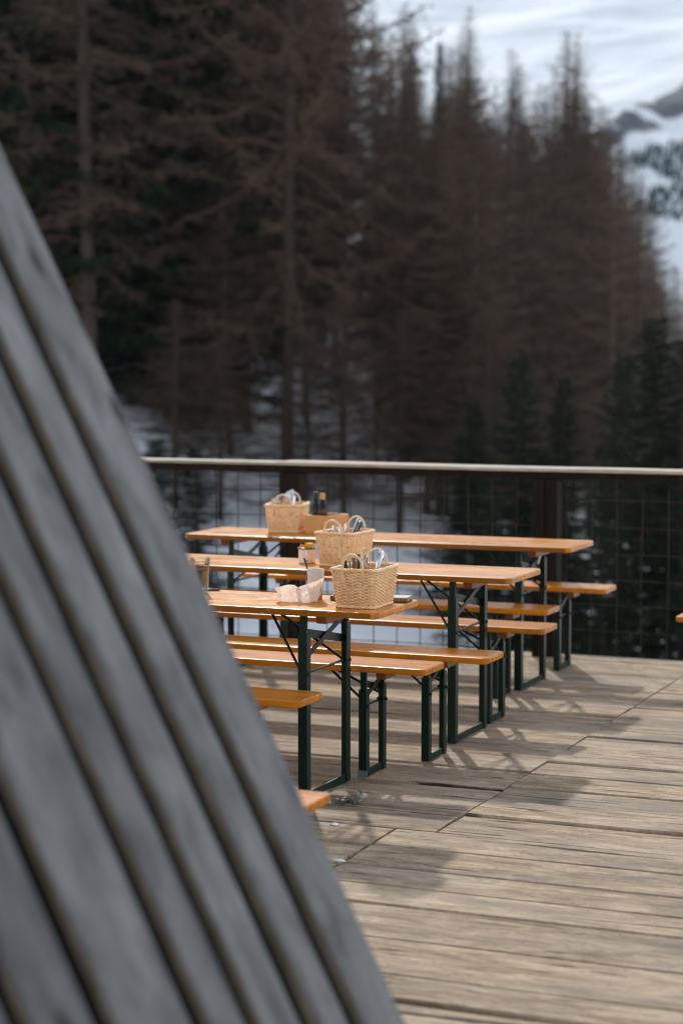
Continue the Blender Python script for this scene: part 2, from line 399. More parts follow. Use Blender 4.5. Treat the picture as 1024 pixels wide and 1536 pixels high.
# ------------------------------------------------------------ timber hut roof
def build_hut():
    V0 = 3.60; A = R(62.7); U_AT0 = -1.376 + .476/math.tan(A)   # foot of the slope on the gable plane
    d = Vector((-math.cos(A), 0, math.sin(A))); n = Vector((math.sin(A), 0, math.cos(A)))
    foot = Vector((U_AT0, 0, 0)); L = 4.9
    root = empty('timber_hut', (U_AT0, V0, 0)); inv = Vector((U_AT0, V0, 0))
    tag(root, 'grey weathered board roof slope of a steep timber hut, blurred in the left foreground', 'hut')
    rnd = random.Random(5)
    def P(s, v, h): return foot + d*s + n*h + Vector((0, v, 0)) - inv
    def plank(mb, va, vb, h0, h1a, h1b, s0=.0, s1=L):
        """board from near edge va to far edge vb; top heights h1a / h1b; edge faces get the brown material"""
        k = 22; rows = []
        ph = rnd.random()*40; mb.ct = rnd.random()
        for i in range(k+1):
            s = s0+(s1-s0)*i/k; w = noise.noise((s*.9, ph, 0))*.006; hh = noise.noise((s*.7, ph, 5))*.004
            rows.append([P(s, va+w, h0), P(s, va+w, h1a+hh-.006), P(s, va+w+.007, h1a+hh), P(s, vb-.007, h1b+hh), P(s, vb, h1b+hh-.006), P(s, vb, h0)])
        base = len(mb.v); mb.v += [tuple(p) for r in rows for p in r]
        for i in range(k):
            for j in range(5):
                a = base+i*6+j; b = base+(i+1)*6+j
                mb.f.append((a, a+1, b+1, b)); mb.m.append(1 if j in (0, 4) else 0); mb.tone.append(mb.ct)
        for i in (0, k):
            mb.f.append(tuple(base+i*6+j for j in range(6))); mb.m.append(1); mb.tone.append(mb.ct)
    mb = MB(); v = V0; i = 0
    for w in [.216,.163,.173,.155,.25,.20,.235,.185,.225,.21,.235,.20,.22,.21,.21,.21,.21]:
        plank(mb, v-w+.029, v-.003, .000, .024, .008)
        v -= w
    VN = v
    slope = mb.build('roof_boards', [M['roof'], M['roofedge']], root, tone=True)
    b = MB()
    b.add([P(0,VN,-.12),P(L,VN,-.12),P(L,V0-.02,-.12),P(0,V0-.02,-.12),P(0,VN,-.065),P(L,VN,-.065),P(L,V0-.02,-.065),P(0,V0-.02,-.065)],
          [(0,3,2,1),(4,5,6,7),(0,1,5,4),(1,2,6,5),(2,3,7,6),(3,0,4,7)])
    b.build('roof_decking', M['under'], root)
    bb = MB(); plank(bb, V0+.004, V0+.045, -.19, -.012, -.018)
    bb.build('barge_board', [M['roof'], M['roofedge']], root, tone=True)
    # far slope, ridge and the gable wall
    ridge = foot + d*L; ur = ridge.x-.10; zr = ridge.z
    o2 = MB(); d2 = Vector((-math.cos(A), 0, -math.sin(A)))
    q = Vector((ur-.06, 0, zr))
    for k2 in range(len([0]*17)):
        va = V0 - (k2+1)*(V0-VN)/17+.015; vb = V0-k2*(V0-VN)/17
        n2 = Vector((-math.sin(A), 0, math.cos(A)))
        pts = []
        for s in (0, L):
            for vv, hh in ((va,-.03),(vb,-.03),(vb,.03),(va,.03)):
                pts.append(q + d2*s + n2*hh + Vector((0,vv,0)) - inv)
        o2.ct = rnd.random()
        o2.add(pts, [(0,1,2,3),(7,6,5,4),(0,4,5,1),(1,5,6,2),(2,6,7,3),(3,7,4,0)])
    o2.build('far_roof_boards', M['roof'], root, tone=True)
    rc = MB(); rc.box(ur-.14-inv.x, ur+.12-inv.x, VN-inv.y, .05, zr+.035, zr+.075); rc.build('ridge_board', M['roofedge'], root)
    g = MB(); th = .05; gv = V0-.12
    xl = ur-.06-L*math.cos(A)+.15
    g.add([(xl-inv.x,gv-inv.y,0),(U_AT0-.15-inv.x,gv-inv.y,0),(ur-.03-inv.x,gv-inv.y,zr-.25),(xl-inv.x,gv-inv.y-th,0),(U_AT0-.15-inv.x,gv-inv.y-th,0),(ur-.03-inv.x,gv-inv.y-th,zr-.25)],
          [(0,1,2),(5,4,3),(0,3,4,1),(1,4,5,2),(2,5,3,0)])
    g.build('gable_wall', M['post'], root)
build_hut()

# ------------------------------------------------------------ tables, benches
def top_mesh(mb, L, W, z0, z1, cut):
    c = cut; prof = []
    for cx, cy, a0 in ((L/2-c, W/2-c, 0), (-L/2+c, W/2-c, 90), (-L/2+c, -W/2+c, 180), (L/2-c, -W/2+c, 270)):
        for k in range(4):
            a = R(a0+k*30); prof.append((cx+c*math.cos(a), cy+c*math.sin(a)))
    # long edges subdivided so wear by pointiness works
    mb.prism(prof, z0, z1)

def leg_profile(w=.038, t=.005, sx=1, sy=1):
    p = [(0,0),(w,0),(w,t),(t,t),(t,w),(0,w)]
    q = [(x*sx, y*sy) for x, y in p]
    return q if sx*sy > 0 else q[::-1]

def trestle(root, top_name, top_mat, L, W, H, T, inset, half, cut, X, strut, legw):
    """a folding trestle table or bench; origin on the deck at its middle"""
    m = MB(); top_mesh(m, L, W, H-T, H, cut); m.build(top_name, top_mat, root, bevel=.006, seg=3)
    zt = H-T
    for sgn in (1, -1):
        u = sgn*(L/2-inset)
        b = MB(); ub = u+sgn*.062; hw = W/2-.055
        b.add([(ub-.022,-hw,zt-.002),(ub+.022,-hw,zt-.002),(ub+.022,hw,zt-.002),(ub-.022,hw,zt-.002),
               (ub-.022,-hw+.012,zt-.036),(ub+.022,-hw+.012,zt-.036),(ub+.022,hw-.012,zt-.036),(ub-.022,hw-.012,zt-.036)],
              [(0,1,2,3),(7,6,5,4),(0,4,5,1),(1,5,6,2),(2,6,7,3),(3,7,4,0)])
        b.build('batten', M['batten'], root, bevel=.003)
        for sy in (-1, 1):
            lg = MB(); yo = sy*half
            prof = [(u - sgn*x + sgn*legw/2, yo - sy*y) for x, y in leg_profile(legw, .005)]
            if sgn*sy < 0: prof = prof[::-1]
            lg.prism(prof, .0, zt-.075)
            lg.box(u-legw*.36, u+legw*.36, min(yo-sy*.006, yo-sy*.022), max(yo-sy*.006, yo-sy*.022), zt-.12, zt-.001)
            lg.tube([(u-.02, yo-sy*.012, X['rod']), (u+.026, yo-sy*.012, X['rod'])], .008, 8)
            lg.build('leg', M['green'], root, bevel=.0012, seg=1)
        fb = MB(); fb.box(u-legw/2+.003, u+legw/2-.003, -half+.005, half-.005, .0015, .0065); fb.box(u+sgn*(legw/2-.008)-.003, u+sgn*(legw/2-.008)+.003, -half+.006, half-.006, .0065, .034)
        fb.build('foot_bar', M['green'], root, bevel=.0012, seg=1)
        cb = MB()
        cb.bar((u-sgn*.006,-half+.008,X['a0']), (u-sgn*.006,half-.008,X['a1']), X['wa'], .005, (0,0,1))
        cb.bar((u+sgn*.004,-half+.008,X['b0']), (u+sgn*.004,half-.008,X['b1']), X['wb'], .005, (0,0,1))
        cb.tube([(u-sgn*.002,-half+.012,X['rod']),(u-sgn*.002,half-.012,X['rod'])], .0055, 8)
        cb.build('cross_brace', M['green'], root)
        for sy in (-1, 1):
            st = MB(); st.tube([(u-sgn*strut[0], sy*.012, zt-.004), (u-sgn*.012, sy*(half-.018), strut[1])], .0058, 8)
            st.build('strut', M['green'], root)
        pv = MB(); pv.box(u-sgn*strut[0]-.03, u-sgn*strut[0]+.03, -.03, .03, zt-.010, zt-.001); pv.build('hinge_plate', M['green'], root)

def make_table():
    root = empty('beer_table')
    trestle(root, 'tabletop', M['top'], 2.27, .49, .78, .027, .287, .228, .032,
            dict(a0=.685, a1=.605, b0=.575, b1=.715, wa=.034, wb=.022, rod=.515), (.245, .52), .040)
    return root
def make_bench():
    root = empty('beer_bench')
    trestle(root, 'seat', M['seat'], 2.27, .25, .48, .028, .287, .116, .026,
            dict(a0=.405, a1=.355, b0=.335, b1=.415, wa=.026, wb=.018, rod=.305), (.20, .335), .036)
    return root

GT, GB = 'folding beer tables on the deck', 'folding beer benches on the deck'
tables = [(-2.89, 7.255, 0.0, 'nearest orange beer table, scuffed top carrying crumpled napkins and the foremost wicker basket'),
          (-2.785, 8.63, 0.0, 'middle orange beer table, carrying the white enamel mug'),
          (-2.95, 10.145, 0.0, 'farthest orange beer table by the railing, carrying a wooden bottle box')]
benches = [(-3.055, 6.875, 'orange beer bench in front of the nearest table, only its short right end showing'),
           (-2.88, 7.785, 'orange beer bench directly behind the nearest table, scuffed seat'),
           (-2.745, 8.183, 'orange beer bench in front of the table with the enamel mug'),
           (-2.794, 9.178, 'orange beer bench directly behind the table with the enamel mug'),
           (-2.986, 9.866, 'orange beer bench in front of the table with the wooden bottle box'),
           (-2.96, 10.907, 'orange beer bench closest to the railing, behind the farthest table'),
           (-2.315, 5.215, 'low blurred end of an orange beer bench nearest the camera, beside the glass ashtray')]
proto = make_table()
for i, (ur, vf, rz, lab) in enumerate(tables):
    o = proto if i == 0 else copy_tree(proto)
    o.location = (ur-1.135, vf+.245, 0); tag(o, lab, 'table', GT)
for ch in proto.children:
    if ch.name.startswith('tabletop'): ch.data = ch.data.copy(); ch.data.materials[0] = M['top_worn']
for ch in proto.children:   # the right trestle of this table is set further in
    xs = [v.co.x for v in ch.data.vertices]
    if min(xs) > 0: ch.location.x = -.037
# copies were made before the swap, so only the nearest table is worn
far_t = [o for o in bpy.data.objects if o.get('label','').startswith('farthest orange')][0]
m = MB(); m.bar((1.135-.287+.012, .085, .655), (1.135-.287+.012, .165, .735), .016, .006, (0,0,1)); o = m.build('brace_glint', M['pale'], far_t); tag(o, 'pale yellow green strip standing for sunlight caught on the dark brace')  # added strip, its pale colour paints the sun catching the brace
pb = make_bench()
for i, (ur, vf, lab) in enumerate(benches):
    o = pb if i == 0 else copy_tree(pb)
    o.location = (ur-1.135, vf+.125, 0); tag(o, lab, 'bench', GB)
bB = [o for o in bpy.data.objects if o.get('label','').startswith('orange beer bench directly behind the nearest')][0]
m = MB(); m.prism([(-.021,-.021),(.021,-.021),(.021,-.0165),(-.0165,-.0165),(-.0165,.016),(-.021,.016)], .0, .030)
o = m.build('worn_foot', M['chip'], bB, loc=(1.135-.287, -.100, .001)); tag(o, 'foot corner with the paint worn to bare grey metal')
o = copy_tree(pb); o.location = (-2.325+1.135, 9.885+.125, 0)
tag(o, 'orange beer bench at the right picture edge, only its left corner showing', 'bench', GB)

# ------------------------------------------------------------------ railing
def build_railing():
    root = empty('railing', (-3.5, 11.5, 0)); c = Vector((3.5, -11.5, 0))
    tag(root, 'wooden deck railing with grey plank top rail and rusty wire mesh infill', 'railing')
    def bx(mb, a): mb.box(a[0]+c.x, a[1]+c.x, a[2]+c.y, a[3]+c.y, a[4], a[5])
    m = MB(); bx(m, (-12, -5.235, 11.445, 11.62, 1.104, 1.124)); m.build('top_rail', M['rail'], root, bevel=.006)
    # right rail: a wider plank lying slightly skew
    m = MB()
    def rp(u, a, b, z): return [(u+c.x, a+c.y, z-.022), (u+c.x, b+c.y, z-.022), (u+c.x, b+c.y, z), (u+c.x, a+c.y, z)]
    vs = []; us = [-5.23 + k*.45 for k in range(19)]
    for k, u in enumerate(us):
        w = noise.noise((u*.8, 2, 0))*.008
        vs += rp(u, 11.43+w, 11.66-.03*min(1, k/7)+w*.5, 1.128-.006*min(1,k/6)+noise.noise((u*.6,5,0))*.006)
    fs = [(3,2,1,0), tuple(4*(len(us)-1)+i for i in range(4))]
    for k in range(len(us)-1):
        for j in range(4): fs.append((4*k+j, 4*k+(j+1)%4, 4*k+4+(j+1)%4, 4*k+4+j))
    m.add(vs, fs); m.build('top_rail', M['rail'], root, bevel=.005)
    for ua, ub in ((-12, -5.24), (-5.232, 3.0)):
        m = MB(); bx(m, (ua, ub, 11.455, 11.60, 1.058, 1.1015)); m.build('rail_front_shade', M['post'], root, bevel=.004)  # dark piece added under the rail to paint its shaded front face
    posts = [(-8.55,0), (-5.205,0), (-3.545,1), (-1.2,1), (1.3,1)]
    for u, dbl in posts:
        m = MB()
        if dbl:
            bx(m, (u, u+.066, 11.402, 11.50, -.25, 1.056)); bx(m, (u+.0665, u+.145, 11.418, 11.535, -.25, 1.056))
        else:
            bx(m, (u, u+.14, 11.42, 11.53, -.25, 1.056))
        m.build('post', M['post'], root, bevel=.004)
    w = MB(); rnd = random.Random(2)
    for k in range(60):
        u = -6.186-.1555*12+k*.1555
        if u > 1.5: break
        j = [rnd.uniform(-.006,.006) for _ in range(3)]
        w.tube([(u+j[0]+c.x, 11.575+c.y, 1.10), (u+j[1]+c.x, 11.575+c.y, .5), (u+j[2]+c.x, 11.575+c.y, -.12)], .0034, 5)
    for z in (.94,.78,.62,.465,.31,.155,.01):
        w.tube([(-8.1+k*.6+c.x, 11.567+c.y, z-.012*(k/16)+rnd.uniform(-.006,.006)) for k in range(17)], .0029, 5)
    w.build('wire_mesh', M['wire'], root)
build_railing()

# -------------------------------------------------------------- table objects
TZ = .78
def rrect(w, d, r, s):
    """point and outward normal at s in 0..1 around a rounded rectangle"""
    a, b = w/2-r, d/2-r
    segs = [('l',(a*2)),('c',0),('l',(b*2)),('c',1),('l',(a*2)),('c',2),('l',(b*2)),('c',3)]
    lens = [x[1] if x[0]=='l' else math.pi*r/2 for x in segs]
    P = sum(lens); t = (s % 1)*P
    for i, l in enumerate(lens):
        if t <= l or i == 7: break
        t -= l
    k = i//2
    cs = [(-a,-b-r,a,-b,-90), (a+r,-b,a,b,0), (a,b+r,-a,b,90), (-a-r,b,-a,-b,180)][k]
    if i % 2 == 0:
        dirs = [(1,0),(0,1),(-1,0),(0,-1)][k]; nn = [(0,-1),(1,0),(0,1),(-1,0)][k]
        return (cs[0]+dirs[0]*t, cs[1]+dirs[1]*t), nn
    ang = R(cs[4]) + t/r
    return (cs[2]+r*math.cos(ang), cs[3]+r*math.sin(ang)), (math.cos(ang), math.sin(ang))

def make_basket(style):
    root = empty('cutlery_basket'); Hb = .150
    def ring(s, f, off=0):
        w, d = .155+.034*f, .220+.036*f
        (x, y), n_ = rrect(w, d, .018, s)
        bulge = .004*math.sin(math.pi*f)
        return Vector((x+n_[0]*(off+bulge), y+n_[1]*(off+bulge), .004+Hb*f))
    nst = 48 if style == 0 else 60
    rows = 25; ns = nst*4; amp = .0042 if style == 0 else .0018
    m = MB()
    for r in range(rows):
        hh = Hb/rows; f0 = (r+.5)/rows; vs = []; fs = []
        for i in range(ns):
            s = i/ns; off = amp*math.sin(2*math.pi*(nst/2)*s + math.pi*r)
            for dz, dr in ((-.52,0),(0,.0022),(.52,0),(0,-.0012)):
                p = ring(s, f0, off+dr); p.z += dz*hh; vs.append(p)
        for i in range(ns):
            a, b = i*4, ((i+1) % ns)*4
            for j in range(4): fs.append((a+j, b+j, b+(j+1)%4, a+(j+1)%4))
        m.add(vs, fs)
    for k in range(nst):
        s = (k+.25)/nst if style == 0 else k/nst
        m.tube([ring(s, f, .0 if style == 0 else .0016) for f in (0,.33,.66,1)], .0017 if style == 0 else .0026, 5)
    bx = []
    m.box(-.07, .07, -.10, .10, .004, .009)
    m.build('woven_body', M['wicker'], root, smooth=True)
    m = MB()
    for ph in (0, math.pi):
        for f, rr, tw in ((1.0,.0046,26), (.0,.0042,24)):
            pts = []
            N = 200
            for i in range(N+1):
                s = i/N; p = ring(s, f, .003+math.cos(tw*2*math.pi*s+ph)*.0035)
                p.z += (.002 if f else .003) + math.sin(tw*2*math.pi*s+ph)*.0035; pts.append(p)
            m.tube(pts, rr, 6, caps=False)
    m.build('braided_rim', M['wicker'], root, smooth=True)
    for sy in (-1, 1):
        m = MB(); pts = []
        yb = sy*(.128+.002)
        for k in range(25):
            a = math.pi*k/24; z = math.sin(a)**.75*.066 if 0 < k < 24 else 0
            pts.append((-.044*math.cos(a), yb+sy*.006*math.sin(a), .152+z))
        pts = [(pts[0][0]-.001, yb-sy*.004, .10)]+pts+[(pts[-1][0]+.001, yb-sy*.004, .10)]
        m.tube(pts, .0052, 10)
        m.build('handle', M['handle'], root, smooth=True)
    return root

def cutlery(kind, p, q, roll=0, grip=None):
    """p tip inside the basket, q upper end; thin shaped bar"""
    p, q = Vector(p), Vector(q); d = (q-p); L = d.length; d.normalize()
    side = d.cross(Vector((math.sin(roll), math.cos(roll), .05))).normalized(); nn = d.cross(side)
    if kind == 'spoon': prof = [(0,.004),(.35,.0035),(.62,.003),(.70,.006),(.78,.013),(.88,.0175),(.95,.014),(1,.004)]; thk = .0022
    elif kind == 'fork': prof = [(0,.0105),(.2,.0115),(.3,.004),(.5,.003),(.7,.005),(.9,.0085),(.97,.0095),(1,.006)]; thk = .0024
    else: prof = [(0,.004),(.1,.009),(.45,.0085),(.5,.005),(.55,.0065),(.8,.008),(.96,.0095),(1,.007)]; thk = .0042
    m = MB(); vs = []
    for f, w in prof:
        c = p+d*(L*f); cv = nn*((.006*math.sin((f-.6)/.4*math.pi) if (kind == 'spoon' and f > .6) else 0))
        for a, b in ((-1,-.5),(0,-1),(1,-.5),(1,.5),(0,1),(-1,.5)):
            vs.append(c+cv+side*(w*a)+nn*(thk*b))
    fs = [tuple(range(5,-1,-1)), tuple((len(prof)-1)*6+j for j in range(6))]
    for i in range(len(prof)-1):
        for j in range(6): fs.append((i*6+j, i*6+(j+1)%6, i*6+6+(j+1)%6, i*6+6+j))
    m.add(vs, fs)
    if grip:
        m.m = [0 if i != 1 else 1 for i in range(len(m.f))]
        half = len(prof)//2
        for idx in range(2, len(m.f)): m.m[idx] = 1 if (idx-2)//6 >= half else 0
    return m.build(kind, [M['steel']]+([M[grip]] if grip else []), smooth=False)

def fill(base, items, where, group):
    for kind, (x0,y0), (x1,y1,z1), roll, grip in items:
        z0 = .012; P = Vector((x0,y0,z0)); Q = Vector((x1,y1,z1)); d = (Q-P).normalized()
        o = cutlery(kind, base.matrix_world @ P if False else P, Q, roll, grip)
        o.location = base.location; o.rotation_euler = base.rotation_euler; o.scale = base.scale
        g = {'darkgrip':'black handled','woodgrip':'wooden handled',None:'plain steel'}[grip]
        tag(o, f'{g} {kind} standing in the {where}', kind, f'{g} {kind}s in the {where}')

b1 = make_basket(0); b1.location = (-3.024, 7.466, TZ)
tag(b1, 'sharpest wicker cutlery basket with two hoop handles, on the nearest table corner', 'basket', 'wicker cutlery baskets')
b2 = make_basket(1); b2.location = (-3.712, 8.905, TZ); b2.rotation_euler = (0,0,R(-3)); b2.scale = (1.04,1.0,1.03)
tag(b2, 'wicker cutlery basket on the middle table beside the enamel mug', 'basket', 'wicker cutlery baskets')
b3 = copy_tree(b2); b3.location = (-4.735, 10.505, TZ); b3.rotation_euler = (0,0,R(13)); b3.scale = (1.09,1.0,1.0)
tag(b3, 'wicker cutlery basket on the farthest table beside the wooden bottle box', 'basket', 'wicker cutlery baskets')
rk = random.Random(11)
it = []
for k in range(6):   # bundle of knives leaning to the right in the near basket
    it.append(('knife', (.000+k*.004, .035-.006*k), (.052+k*.006, .052-.012*k, .222-.006*(k%3)), .3+.1*k, None))
it += [('fork', (-.02,.02), (-.006,.03,.203), .2, None),
       ('spoon', (.0,-.05), (-.020,.045,.232), 1.2, None),
       ('knife', (-.05,-.05), (-.058,-.068,.190), .5, 'darkgrip'),
       ('fork', (-.04,-.06), (-.040,-.062,.186), .9, 'woodgrip'),
       ('fork', (-.035,-.03), (-.033,-.036,.198), .2, 'woodgrip'),
       ('knife', (-.03,.01), (-.032,.010,.208), .6, 'darkgrip'),
       ('fork', (-.02,-.05), (-.018,-.052,.188), .4, 'woodgrip')]
fill(b1, it, 'foremost wicker basket', 'near')
it = []
for k in range(5): it.append(('fork' if k % 2 else 'knife', (-.03+.008*k,-.03), (-.045+.024*k, -.02+.012*k, .186+.005*k), .4*k, None))
for k in range(4): it.append(('knife', (.005+.004*k, .02), (.050+.009*k, .05-.012*k, .218-.004*k), .3+.2*k, 'darkgrip' if k % 2 else None))
fill(b2, it, 'wicker basket by the enamel mug', 'mid')
it = [('spoon', (-.02,.0), (.006,.02,.232), .2, None), ('spoon', (-.01,.02), (.022,.03,.240), .4, None), ('fork', (.0,.0), (-.01,-.01,.215), .3, None),
      ('knife', (-.04,-.03), (-.072,-.04,.192), .3, None), ('knife', (.02,.0), (.036,.01,.205), .6, None), ('fork', (-.02,-.02), (-.028,-.03,.200), .9, 'woodgrip'), ('fork', (-.03,-.02), (-.05,-.02,.205), .4, None)]
fill(b3, it, 'wicker basket by the bottle box', 'far')

def mug():
    root = empty('enamel_mug', (-3.915, 8.915, TZ)); tag(root, 'white enamel mug with a blue rim on the middle table, holding yellow sachets', 'mug')
    m = MB(); r = .041; h = .074
    m.lathe([(0,.001),(r-.004,.001),(r-.001,.003),(r,.008),(r,h-.004),(r+.001,h-.002),(r-.0015,h-.002),(r-.0025,.006),(0,.005)], 40)
    m.build('body', M['enamel'], root, smooth=True)
    m = MB(); m.tube([((r+.0012)*math.cos(2*math.pi*k/40), (r+.0012)*math.sin(2*math.pi*k/40), h-.001) for k in range(41)], .0038, 8, False)
    m.build('rim', M['blue'], root, smooth=True)
    m = MB(); a = R(-68)   # handle towards the camera
    prof = [(r-.001,.060),(r+.014,.062),(r+.022,.052),(r+.022,.034),(r+.015,.020),(r-.001,.016)]
    m.tube([(p*math.cos(a), p*math.sin(a), z) for p, z in prof], .0042, 8); m.build('handle', M['enamel'], root, smooth=True)
    m = MB(); m.tube([((r+.017)*math.cos(a),(r+.017)*math.sin(a),.014),((r+.019)*math.cos(a),(r+.019)*math.sin(a),.021)], .0055, 8); m.build('rust_spot', M['rust'], root)
    rr = random.Random(4)
    for k in range(6):
        s = MB(); s.bar((0,0,-.03),(0,0,.03),.03,.004,(1,0,0))
        o = s.build('sugar_sachet', M['yellow'] if k % 3 else M['orange'], bevel=.001)
        o.location = (-3.915+rr.uniform(-.016,.022), 8.915+rr.uniform(-.015,.015), TZ+.062+rr.uniform(0,.012)); o.rotation_euler = (rr.uniform(-.7,.7), rr.uniform(-.9,.9), rr.uniform(0,3))
        cn = 'yellow' if k % 3 else 'orange'
        tag(o, f'{cn} paper sachet sticking out of the white enamel mug', 'sachet', f'{cn} sachets in the enamel mug')
mug()

def bottle_box():
    root = empty('bottle_box', (-4.475, 10.475, TZ), R(-14)); tag(root, 'low varnished wooden box with a round hole on the farthest table', 'box')
    W, D, h, t = .165, .20, .108, .010
    m = MB(); m.box(-W/2,W/2,-D/2,-D/2+t,0,h); m.build('front_panel', M['box'], root, bevel=.002)
    m = MB(); m.box(-W/2,W/2,D/2-t,D/2,0,h); m.build('back_panel', M['box'], root, bevel=.002)
    for s in (-1,1):
        m = MB(); m.box(min(s*(W/2-.0005),s*(W/2-t)),max(s*(W/2-.0005),s*(W/2-t)),-D/2+t+.0005,D/2-t-.0005,0,h-.001); m.build('side_panel', M['box'], root, bevel=.002)
    m = MB(); m.box(-W/2+t,W/2-t,-D/2+t,D/2-t,.001,.009); m.build('bottom', M['box'], root)
    m = MB(); m.tube([(.045,-D/2-.0008,.022),(.045,-D/2+.002,.022)], .009, 16); m.build('grip_hole', M['cap'], root)
    Rm = Matrix.Rotation(R(-14), 4, 'Z')
    for (x, y, cork) in ((-.052,-.035,0),(.002,-.045,1)):
        p = Rm @ Vector((x,y,0)); rt = empty('sauce_bottle', (-4.475+p.x, 10.475+p.y, TZ+.010))
        tag(rt, 'dark bottle with a cork coloured stopper standing in the wooden box' if cork else 'dark bottle with a black cap standing in the wooden box', 'bottle')
        m = MB(); k = 1.12 if cork else 1.0
        m.lathe([(0,0),(.0235*k,0),(.025*k,.004),(.025*k,.135),(.022*k,.152),(.0135,.166),(.0125,.190),(.0,.190)], 24); m.build('glass_body', M['bottle'], rt, smooth=True)
        m = MB(); m.lathe([(.0,.186),(.0155,.186),(.0155,.222 if not cork else .217),(.0135,.226 if not cork else .221),(0,.226 if not cork else .221)], 20); m.build('cap', M['cork'] if cork else M['cap'], rt, smooth=False)
        m = MB(); m.lathe([(.0253*k,.11),(.0253*k,.128)], 24); m.build('label_band', M['label'], rt, smooth=True)
bottle_box()

def tumbler(name, loc, r0, r1, h, lab, cat, wall=.0022, base=.010, printed=False, drink=None):
    root = empty(name, loc); tag(root, lab, cat)
    m = MB()
    m.lathe([(0,.0005),(r0,.0005),(r0+.001,.003),(r1,h-.001),(r1-.001,h),(r1-wall,h-.001),(r0-wall,base),(0,base-.001)], 40)
    m.build('glass_body', M['glass'], root, smooth=True)
    return root
g = tumbler('beer_glass', (-3.832, 7.60, TZ), .031, .0435, .150, 'tall clear beer glass with dark printing, half hidden by the hut roof', 'glass')
m = MB(); rr = random.Random(9)
for row in range(3):
    a = R(-95)
    while a < R(-20):
        w = rr.uniform(.05,.14); z0 = .098+row*.012; hh = rr.uniform(.004,.009)
        rad = .0315+(.012)*(z0/.15)+.0012
        pts = []
        for k in range(4):
            aa = a+w*k/3; pts += [(rad*math.cos(aa), rad*math.sin(aa), z0), ((rad+.0006)*math.cos(aa), (rad+.0006)*math.sin(aa), z0+hh)]
        m.add(pts, [(0,2,3,1),(2,4,5,3),(4,6,7,5)]); a += w+rr.uniform(.03,.12)
m.build('printed_emblem', M['print'], g)
tumbler('small_tumbler', (-3.80, 7.455, TZ), .022, .026, .045, 'small thick glass at the hut edge, low on the nearest table', 'glass', .004)

def drink_cup():
    root = empty('drink_cup', (-3.292, 7.585, TZ)); tag(root, 'clear plastic cup of milky drink behind the crumpled napkins', 'cup')
    r0, r1, h = .027, .036, .126
    m = MB(); m.lathe([(0,.0005),(r0,.0005),(r1,h-.001),(r1-.0007,h),(r1-.0016,h-.001),(r0-.0016,.003),(0,.003)], 36); m.build('cup_body', M['plastic'], root, smooth=True)
    m = MB(); z1 = .090; rz = r0+(r1-r0)*z1/h-.0024; m.lathe([(0,.004),(r0-.0022,.004),(rz,z1),(0,z1-.003)], 36); m.build('milk_residue', M['cream'], root, smooth=True)
    s = MB(); s.tube([(-.052,.0,.170),(-.030,-.004,.11),(-.006,-.006,.03)], .0034, 8)
    o = s.build('drinking_straw', M['straw'], loc=(-3.292, 7.585, TZ)); tag(o, 'black drinking straw leaning out of the milky cup', 'straw')
drink_cup()

def napkin(name, loc, rz, W, H, seed, lab, cut, pinch=.1, lean=0.0):
    """crumpled tissue standing up in folds"""
    nx, nz = 46, 34; m = MB(); vs = []
    for j in range(nz+1):
        for i in range(nx+1):
            s, t = i/nx, j/nz
            top = cut(s)
            x = (s-.5)*W*(1-pinch*(1-t)) + lean*t; z = t*H*top
            fold = .016*noise.noise((s*3.1+seed, t*1.0, seed)) + .008*noise.noise((s*7+seed, t*2.2, 3)) + .0018*noise.noise((s*17, t*8, seed))
            y = fold + .026*math.sin(s*math.pi*1.0)*-1 + .012*math.sin(s*9+seed)*(.35+t*.65)
            # top edge curls over
            if t > .82: y -= (t-.82)*.09*(1+noise.noise((s*5, seed, 0))); z -= (t-.82)**2*.12
            vs.append((x + .006*noise.noise((s*6, t*5, seed+7)), y, max(.0015, z)))
    fs = [(j*(nx+1)+i, j*(nx+1)+i+1, (j+1)*(nx+1)+i+1, (j+1)*(nx+1)+i) for j in range(nz) for i in range(nx)]
    m.add(vs, fs); o = m.build(name, M['napkin'], smooth=True, loc=loc); o.rotation_euler = (0,0,rz)
    sm = o.modifiers.new('thick', 'SOLIDIFY'); sm.thickness = .0008
    tag(o, lab, 'napkin'); return o
napkin('paper_napkin', (-3.355, 7.475, TZ), R(14), .115, .076, 2.3, 'crumpled white paper napkin, left and lower one in front of the cup', lambda s: .72+.28*math.sin(s*2.4+.1), .28, -.014)
napkin('paper_napkin', (-3.285, 7.487, TZ), R(20), .118, .102, 5.1, 'crumpled white paper napkin, right and taller one in front of the cup', lambda s: .60+.46*s**.9 - .5*max(0, s-.9), .34, .012)
m = MB(); m.bar((-.014,0,.004),(.014,.004,.006),.014,.004,(0,1,.2)); o = m.build('foil_wrapper', M['paper'], loc=(-3.268, 7.428, TZ), bevel=.001)
tag(o, 'small crushed white wrapper at the foot of the napkins', 'wrapper')
m = MB(); m.box(-.165,.165,-.05,.05,.001,.021); o = m.build('serving_board', M['board'], loc=(-3.065, 7.64, TZ), bevel=.006); o.rotation_euler = (0,0,R(8))
tag(o, 'flat brown wooden board lying behind the foremost basket', 'board')
m = MB(); m.box(-.062,.062,-.036,.036,0,.008); m.box(-.058,.060,-.034,.034,.0085,.016)
o = m.build('folding_wallet', M['black'], loc=(-3.150, 7.612, TZ+.0215), bevel=.003); o.rotation_euler = (0,0,R(10)); tag(o, 'black folded wallet on the brown board behind the foremost basket', 'wallet')
m = MB(); m.tube([(-.07,-.01,.006),(.0,.0,.006),(.062,.008,.0055),(.07,.009,.005)], [.0045,.005,.0045,.0015], 8)
o = m.build('ballpoint_pen', M['black'], loc=(-3.842, 7.655, TZ), smooth=True); o.rotation_euler = (0,0,R(24)); tag(o, 'black pen lying on the nearest table at the hut edge', 'pen')

